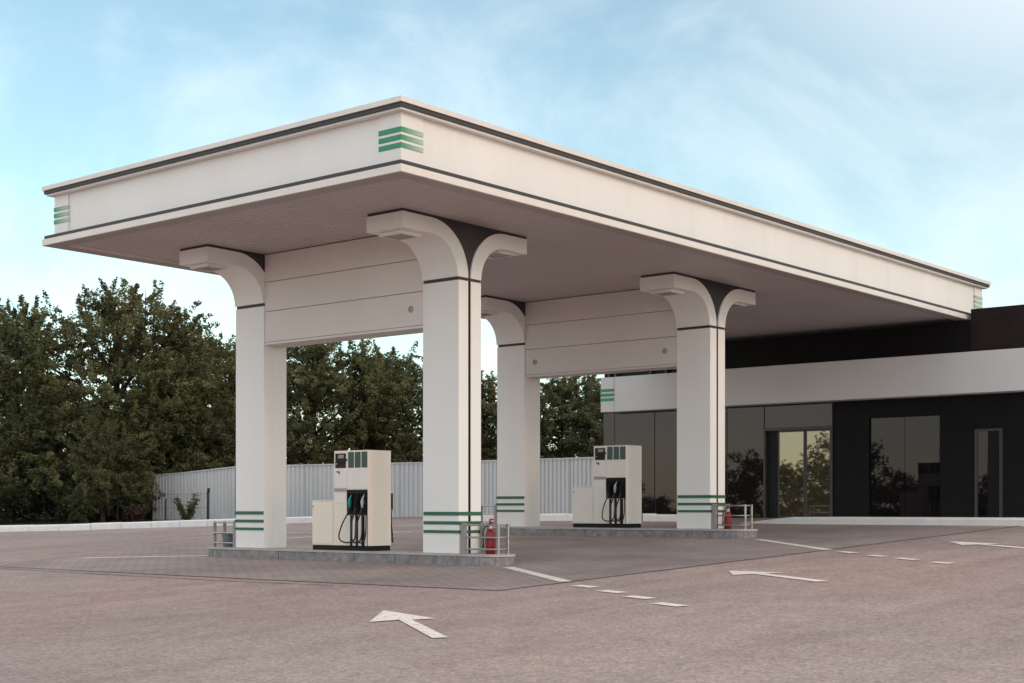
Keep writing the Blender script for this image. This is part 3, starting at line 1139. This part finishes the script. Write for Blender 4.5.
# ================================================================== corrugated fence
def fence(pts, label, pw=1.15):
    root = empty('corrugated_fence', (pts[0][0], pts[0][1], g(pts[0][0])))
    tag(root, label, 'fence', 'corrugated steel fences')
    bx, by, bz = root.location
    for (a, b) in zip(pts[:-1], pts[1:]):
        l = math.hypot(b[0] - a[0], b[1] - a[1])
        n = max(1, round(l / pw))
        ux, uy = (b[0] - a[0]) / l, (b[1] - a[1]) / l
        nx, ny = -uy, ux
        for k in range(n):
            s0, s1 = l * k / n, l * (k + 1) / n
            prof = []
            s = s0 + .004
            rib = .16
            nr = max(1, round((s1 - s0) / rib))
            rw = (s1 - s0 - .008) / nr
            for i in range(nr):
                q = s + i * rw
                prof += [(q, 0), (q + rw * .50, 0), (q + rw * .64, .034), (q + rw * .86, .034)]
            prof.append((s + nr * rw, 0))
            vs = []
            for (q, o_) in prof:
                t = q / l
                x, y = a[0] + ux * q + nx * (o_ + (.006 if k % 2 else 0)), a[1] + uy * q + ny * (o_ + (.006 if k % 2 else 0))
                ztop = a[2] + (b[2] - a[2]) * t
                vs += [(x - bx, y - by, g(x) + .03 - bz), (x - bx, y - by, ztop - bz)]
            m0 = len(vs)
            vs += [(p[0] + nx * .004, p[1] + ny * .004, p[2]) for p in vs]
            fs = []
            for i in range(len(prof) - 1):
                fs += [[2 * i, 2 * i + 2, 2 * i + 3, 2 * i + 1], [m0 + 2 * i, m0 + 2 * i + 1, m0 + 2 * i + 3, m0 + 2 * i + 2], [2 * i + 1, 2 * i + 3, m0 + 2 * i + 3, m0 + 2 * i + 1]]
            MB().raw(vs, fs).build('sheet', M['fence'], root)
        # capping rail
        cap = []
        for (p, q) in ((a, b),):
            mbc = MB()
            vs = []
            for pt in (p, q):
                for (o_, z) in ((-.02, 0), (.055, 0), (.055, .04), (-.02, .04)):
                    vs.append((pt[0] + nx * o_ - bx, pt[1] + ny * o_ - by, pt[2] + z - bz))
            mbc.raw(vs, [[0, 1, 2, 3], [7, 6, 5, 4]] + [[i, 4 + i, 4 + (i + 1) % 4, (i + 1) % 4] for i in range(4)])
            mbc.build('capping', M['fence'], root)
        mbp = MB().box(a[0] - .03 - bx + nx * .12, a[0] + .03 - bx + nx * .12, a[1] - .03 - by + ny * .12, a[1] + .03 - by + ny * .12, -.1, a[2] - bz - .05)
        mbp.build('post', M['fpost'], root)
    return root


fence([(16.0, 9.1, 2.45), (15.6, 15.5, 2.42), (13.3, 20.6, 2.36), (12.9, 22.1, 2.34)][::-1], 'pale corrugated steel fence behind the pumps up to the shop')
fence([(12.895, 22.12, 2.34), (12.5, 24.6, 2.16), (12.35, 26.0, 2.10)][::-1], 'shaded corrugated steel fence half hidden under the left trees')

# chain-link fence posts at the left with thin wires
cl = empty('wire_fence', (10.3, 29.5, g(10.3)))
tag(cl, 'dark green wire mesh fence on thin posts below the trees', 'fence')
PP = [(9.6, 35.5), (10.29, 29.51), (11.2, 26.4), (11.15, 23.6), (11.36, 21.6)]
for i, (x, y) in enumerate(PP):
    o_ = (x - 10.3, y - 29.5, g(x) - g(10.3))
    MB().tube([(o_[0], o_[1], o_[2] - .05), (o_[0], o_[1], o_[2] + (.98 if i != 3 else .75)), (o_[0] - .05, o_[1] - .10, o_[2] + (1.12 if i != 3 else .78))], .045 if i == 4 else .035, 8).build('post', M['fpost'], cl)
wires = MB()
for (a, b) in zip(PP[:-1], PP[1:]):
    pa = mathutils.Vector((a[0] - 10.3, a[1] - 29.5, g(a[0]) - g(10.3)))
    pb = mathutils.Vector((b[0] - 10.3, b[1] - 29.5, g(b[0]) - g(10.3)))
    l = (pb - pa).length
    up = mathutils.Vector((0, 0, 1))
    for z in (.08, .5, .95):
        wires.tube([pa + up * z, pb + up * z], .004, 4)
    n = int(l / .12)
    for i in range(n):
        for s in (1, -1):
            t0, t1 = i / n, (i + s * 7) / n
            if 0 <= t1 <= 1:
                wires.tube([pa.lerp(pb, t0) + up * .06, pa.lerp(pb, t1) + up * .93], .0022, 3, False)
wo_ = wires.build('mesh', M['fpost'], cl, recalc=False)


# ================================================================== trees
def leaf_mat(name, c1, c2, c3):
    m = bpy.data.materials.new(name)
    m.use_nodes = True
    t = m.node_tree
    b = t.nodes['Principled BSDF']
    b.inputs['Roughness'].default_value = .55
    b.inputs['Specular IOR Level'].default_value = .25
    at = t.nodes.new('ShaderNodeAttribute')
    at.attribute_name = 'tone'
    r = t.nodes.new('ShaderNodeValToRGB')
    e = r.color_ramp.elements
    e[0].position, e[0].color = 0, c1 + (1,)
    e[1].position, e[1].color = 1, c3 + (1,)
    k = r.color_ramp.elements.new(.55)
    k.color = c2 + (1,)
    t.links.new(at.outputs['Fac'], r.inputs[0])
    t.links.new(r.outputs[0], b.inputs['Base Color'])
    tr = t.nodes.new('ShaderNodeBsdfTranslucent')
    t.links.new(r.outputs[0], tr.inputs['Color'])
    mx = t.nodes.new('ShaderNodeMixShader')
    mx.inputs[0].default_value = .28
    t.links.new(b.outputs[0], mx.inputs[1])
    t.links.new(tr.outputs[0], mx.inputs[2])
    t.links.new(mx.outputs[0], t.nodes['Material Output'].inputs['Surface'])
    return m


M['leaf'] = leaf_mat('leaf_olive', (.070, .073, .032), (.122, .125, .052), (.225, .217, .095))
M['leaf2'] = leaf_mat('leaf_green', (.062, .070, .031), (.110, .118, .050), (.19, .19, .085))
M['leaf_dry'] = leaf_mat('leaf_dry', (.05, .03, .022), (.09, .055, .04), (.13, .085, .06))


def leaves_mesh(name, centres, radii, per, size, rng, m, tone_c, sprays=None):
    """many small bent leaf faces in clumps"""
    n = len(centres)
    tot = n * per
    c = np.repeat(centres, per, 0)
    rad = np.repeat(radii, per)
    d = rng.normal(size=(tot, 3))
    d /= np.linalg.norm(d, axis=1)[:, None]
    rr = rng.random(tot) ** .5
    p = c + d * (rr * rad)[:, None] * (np.array([1, 1, .72]) if sprays is None else .42)
    if sprays is not None:                                   # drawn out along each twig, thinning to the tip
        tt = rng.random(tot) ** .8
        p = c + d * (rr * rad * (.62 - .42 * tt))[:, None] + np.repeat(sprays, per, 0) * ((tt - .35) * rad * 2.6)[:, None]
    # leaf frame
    a = rng.normal(size=(tot, 3))
    a[:, 2] = a[:, 2] * .6 - .25
    a /= np.linalg.norm(a, axis=1)[:, None]
    b = rng.normal(size=(tot, 3))
    b -= a * (b * a).sum(1)[:, None]
    b /= np.linalg.norm(b, axis=1)[:, None]
    s = size * rng.uniform(.6, 1.35, tot)
    la, lb = a * s[:, None], b * (s * .46)[:, None]
    V = np.empty((tot, 4, 3))
    V[:, 0] = p - la * .5
    V[:, 1] = p + lb * .5
    V[:, 2] = p + la * .5
    V[:, 3] = p - lb * .5
    me = bpy.data.meshes.new(name)
    me.vertices.add(tot * 4)
    me.vertices.foreach_set('co', V.reshape(-1).astype(np.float32))
    me.loops.add(tot * 4)
    me.loops.foreach_set('vertex_index', np.arange(tot * 4, dtype=np.int32))
    me.polygons.add(tot)
    me.polygons.foreach_set('loop_start', np.arange(0, tot * 4, 4, dtype=np.int32))
    tone = np.clip(np.repeat(tone_c, per) + rng.normal(0, .13, tot), 0, 1)
    at = me.attributes.new('tone', 'FLOAT', 'FACE')
    at.data.foreach_set('value', tone.astype(np.float32))
    me.materials.append(m)
    me.update()
    me.validate()
    return me


def grow(seed, h, rad, base=.12, nclump=330, per=110, size=.15, m='leaf', lean=0):
    """returns (trunk mesh, crown mesh) of a broad ragged tree h metres tall"""
    rng = np.random.default_rng(seed)
    rnd = random.Random(seed)
    mbt = MB()
    th = h * .82
    trunk = []
    for i in range(8):
        t = i / 7
        trunk.append((lean * t * t + .12 * math.sin(3 * t + seed), .15 * math.sin(2.3 * t + seed * 2), th * t))
    r0 = h * .022
    mbt.tube(trunk, [r0 * (1.25 if i == 0 else 1 - .85 * i / 7) for i in range(8)], 10)
    cent, crad, spr, ton = [], [], [], []
    # lobes: uneven mass of boughs, each with its own limb
    nl = 24
    lob = []
    for i in range(nl):
        t = .14 + .86 * (i + .4) / nl
        a = i * 2.4 + rnd.uniform(-.5, .5)
        wprof = math.sin(math.pi * min(1, .22 + .80 * t)) ** .75
        rr = rad * wprof * rnd.uniform(.45, .92)
        z = h * (base + (1 - base) * t * .93) + rnd.uniform(-.3, .3)
        if i >= nl - 2:
            rr *= .4
        lob.append((lean * t + rr * math.cos(a), rr * math.sin(a), z, rad * rnd.uniform(.30, .48) * (1 if i < nl - 3 else .72)))
    for (x, y, z, lr) in lob:
        t0 = max(.12, min(.95, (z - .30 * h * .5 - .6) / th))
        k = t0 * 7
        i0 = min(6, int(k))
        s = [trunk[i0][j] + (trunk[i0 + 1][j] - trunk[i0][j]) * (k - i0) for j in range(3)]
        mid = (s[0] + (x - s[0]) * .5, s[1] + (y - s[1]) * .5, s[2] + (z - s[2]) * .5 + .25)
        mbt.tube([s, mid, (x, y, z)], [r0 * .42, r0 * .28, r0 * .1], 6)
        for q in range(7):
            dx = rng.normal(size=3)
            dx /= np.linalg.norm(dx)
            e = (x + dx[0] * lr * .95, y + dx[1] * lr * .95, z + abs(dx[2]) * lr * .8 - .1)
            mbt.tube([mid if q < 2 else (x, y, z), e], [r0 * .11, r0 * .03], 4)
    tot = sum(l[3] ** 2 for l in lob)
    for (x, y, z, lr) in lob:
        lt = rnd.uniform(.22, .62)
        n = int(nclump * lr ** 2 / tot)
        for q in range(n):
            dx = rng.normal(size=3)
            dx /= np.linalg.norm(dx)
            f = rng.random() ** .38 * lr * (1.0 if rng.random() > .12 else 1.28)
            cent.append((x + dx[0] * f, y + dx[1] * f, z + dx[2] * f * .80))
            crad.append(rng.uniform(.26, .50))
            ton.append(lt + .18 * dx[2])  # lobe tops painted lighter, as if sunlit
            v = np.array([x - trunk[4][0] + dx[0] * lr * 1.2, y - trunk[4][1] + dx[1] * lr * 1.2, (z - .45 * h) * .25 + dx[2] * lr]) + rng.normal(0, 1.5, 3)
            spr.append(v / np.linalg.norm(v))
    cent = np.array(cent)
    crad = np.array(crad)
    keep = cent[:, 2] > .25
    cent, crad = cent[keep], crad[keep]
    spr = np.array(spr)[keep]
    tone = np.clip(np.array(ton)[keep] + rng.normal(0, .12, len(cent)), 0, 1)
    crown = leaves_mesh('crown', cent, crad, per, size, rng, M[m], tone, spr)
    tm = bpy.data.meshes.new('trunk')
    tm.from_pydata(mbt.v, [], mbt.f)
    tm.materials.append(M['bark'])
    return tm, crown


FW = (math.sin(YAW), math.cos(YAW))
RT = (math.cos(YAW), -math.sin(YAW))


def at_pixel(px, depth):
    a = (px - 512) / 1480.59
    return CAM[0] + depth * (FW[0] + a * RT[0]), CAM[1] + depth * (FW[1] + a * RT[1])


def tree(meshes, px, depth, rot, sc, label, group):
    x, y = at_pixel(px, depth)
    root = empty('broadleaf_tree', (x, y, g(x)))
    root.rotation_euler = (0, 0, rot)
    root.scale = (sc[0], sc[0], sc[1])
    tag(root, label, 'tree', group)
    for nm, me in (('trunk', meshes[0]), ('crown', meshes[1])):
        o = bpy.data.objects.new(nm, me)
        COL.objects.link(o)
        o.parent = root
    return root


TA = grow(11, 9.0, 4.5, .04, 760, 105, .135, 'leaf', .3)
TB = grow(23, 7.5, 3.8, .03, 640, 100, .135, 'leaf2', -.3)
TC = grow(37, 6.5, 3.5, .03, 560, 100, .13, 'leaf', .2)
TD = grow(41, 5.5, 3.2, .02, 480, 100, .13, 'leaf2', 0)
GRP = 'trees beyond the fences'
tree(TA, 112, 56, .6, (1.0, 1.0), 'tallest broad olive-green tree rising under the canopy corner at the left', GRP)
tree(TB, 10, 55, 1.9, (1.05, 1.06), 'broad tree cut by the left edge of the picture', GRP)
tree(TC, 188, 56, 2.6, (1.0, 1.10), 'ragged tree between the tallest tree and the left column', GRP)
tree(TD, 60, 53, .3, (1.0, .85), 'low bushy tree in front of the two left trees', GRP)
tree(TD, 150, 54, 2.2, (.9, .78), 'low bushy tree beside the left end of the steel fence', GRP)
tree(TB, 232, 60, 4.0, (.9, .93), 'tree partly hidden behind the left column', GRP)
tree(TA, 318, 58, 3.4, (.85, .80), 'larger tree seen through the near bay left of the pump', GRP)
tree(TC, 362, 57, .9, (.85, .98), 'tree with sky gaps above the near pump', GRP)
tree(TB, 412, 59, 5.3, (.9, .83), 'tree seen beside the right column of the near island', GRP)
tree(TC, 484, 58, 1.4, (.9, .80), 'tree seen in the slot between the two islands columns', GRP)
tree(TB, 560, 57, 2.9, (.9, .72), 'green tree seen through the far bay beside the shop corner', GRP)
tree(TD, 604, 56, 4.4, (1.0, .90), 'tree rising behind the shop corner', GRP)
tree(TA, -60, 60, 4.9, (.95, .9), 'tree outside the left edge whose boughs reach into the picture', GRP)
tree(TD, 104, 50.8, 1.1, (.60, .62), 'small bushy tree standing left of the end of the steel fence', GRP)
tree(TC, 168, 54.2, 3.9, (.74, .86), 'small tree leaning over the shaded steel fence', GRP)
# undergrowth below the crowns
rng = np.random.default_rng(5)
c_ = []
for px in np.linspace(-90, 640, 170):
    for dd in (53.5, 56, 62):
        x, y = at_pixel(px + rng.uniform(-8, 8), dd + rng.uniform(-1.2, 1.2))
        if x > 17.0 and px < 240 or px >= 225 and dd < 54:
            x, y = at_pixel(px, 63)
        c_.append((x, y, g(x) + rng.uniform(.2, 1.7)))
c_ = np.array(c_)
um = leaves_mesh('undergrowth', c_, rng.uniform(.5, 1.1, len(c_)), 90, .20, rng, M['leaf2'], np.clip(rng.normal(.25, .2, len(c_)), 0, 1))
uo = bpy.data.objects.new('undergrowth', um)
COL.objects.link(uo)
tag(uo, 'dark tangle of undergrowth below the trees', 'undergrowth', kind='stuff')


# spindly weeds at the fence
def weed(x, y, h, label, m, seed, n=9):
    root = empty('weed', (x, y, g(x)))
    tag(root, label, 'plant', 'weeds along the fence')
    rn = np.random.default_rng(seed)
    st = MB()
    cs = []
    for i in range(n):
        a = rn.uniform(0, 6.28)
        l = h * rn.uniform(.5, 1)
        tip = (math.cos(a) * l * .45, math.sin(a) * l * .45, l)
        st.tube([(0, 0, 0), (tip[0] * .35, tip[1] * .35, l * .55), tip], [.014, .009, .004], 4)
        for q in np.linspace(.3, 1, 6):
            cs.append((tip[0] * q, tip[1] * q, tip[2] * q))
    st.build('stem', M['bark'], root)
    cs = np.array(cs)
    me = leaves_mesh('foliage', cs, rn.uniform(.08, .16, len(cs)), 14, .09, rn, M[m], np.clip(rn.normal(.4, .2, len(cs)), 0, 1))
    o = bpy.data.objects.new('foliage', me)
    COL.objects.link(o)
    o.parent = root


weed(10.75, 21.9, .95, 'tall spindly weed in front of the steel fence beside the left column', 'leaf2', 3, 14)
weed(10.4, 24.1, .62, 'reddish dry weed clump at the foot of the shaded fence', 'leaf_dry', 4, 16)
weed(10.6, 24.9, .55, 'smaller reddish dry weed clump left of the other one', 'leaf_dry', 6, 14)

# wooded edge across the road, behind the camera: seen only as reflections in the shop glass
rng = np.random.default_rng(9)
c_, r_ = [], []
for y in np.arange(-10, 130, 1.2):
    hh = 4.6 + 1.7 * math.sin(y * .21) + 1.1 * math.sin(y * .57 + 1) + rng.uniform(-.6, .6)
    for q in range(30):
        t = rng.random() ** .9
        wd = 2.3 * math.sqrt(max(.05, 1 - (t * 1.0) ** 2))
        c_.append((-46 + rng.uniform(-wd, wd) + 3 * math.sin(y * .1), y + rng.uniform(-1.4, 1.4), -1.0 + max(1.5, hh) * t))
        r_.append(rng.uniform(.5, 1.0))
wm = leaves_mesh('far_wood', np.array(c_), np.array(r_), 40, .36, rng, M['leaf'], np.clip(rng.normal(.3, .2, len(c_)), 0, 1))
wo2 = bpy.data.objects.new('far_wood', wm)
COL.objects.link(wo2)
tag(wo2, 'line of trees across the road that the shop windows reflect', 'wood', kind='stuff')
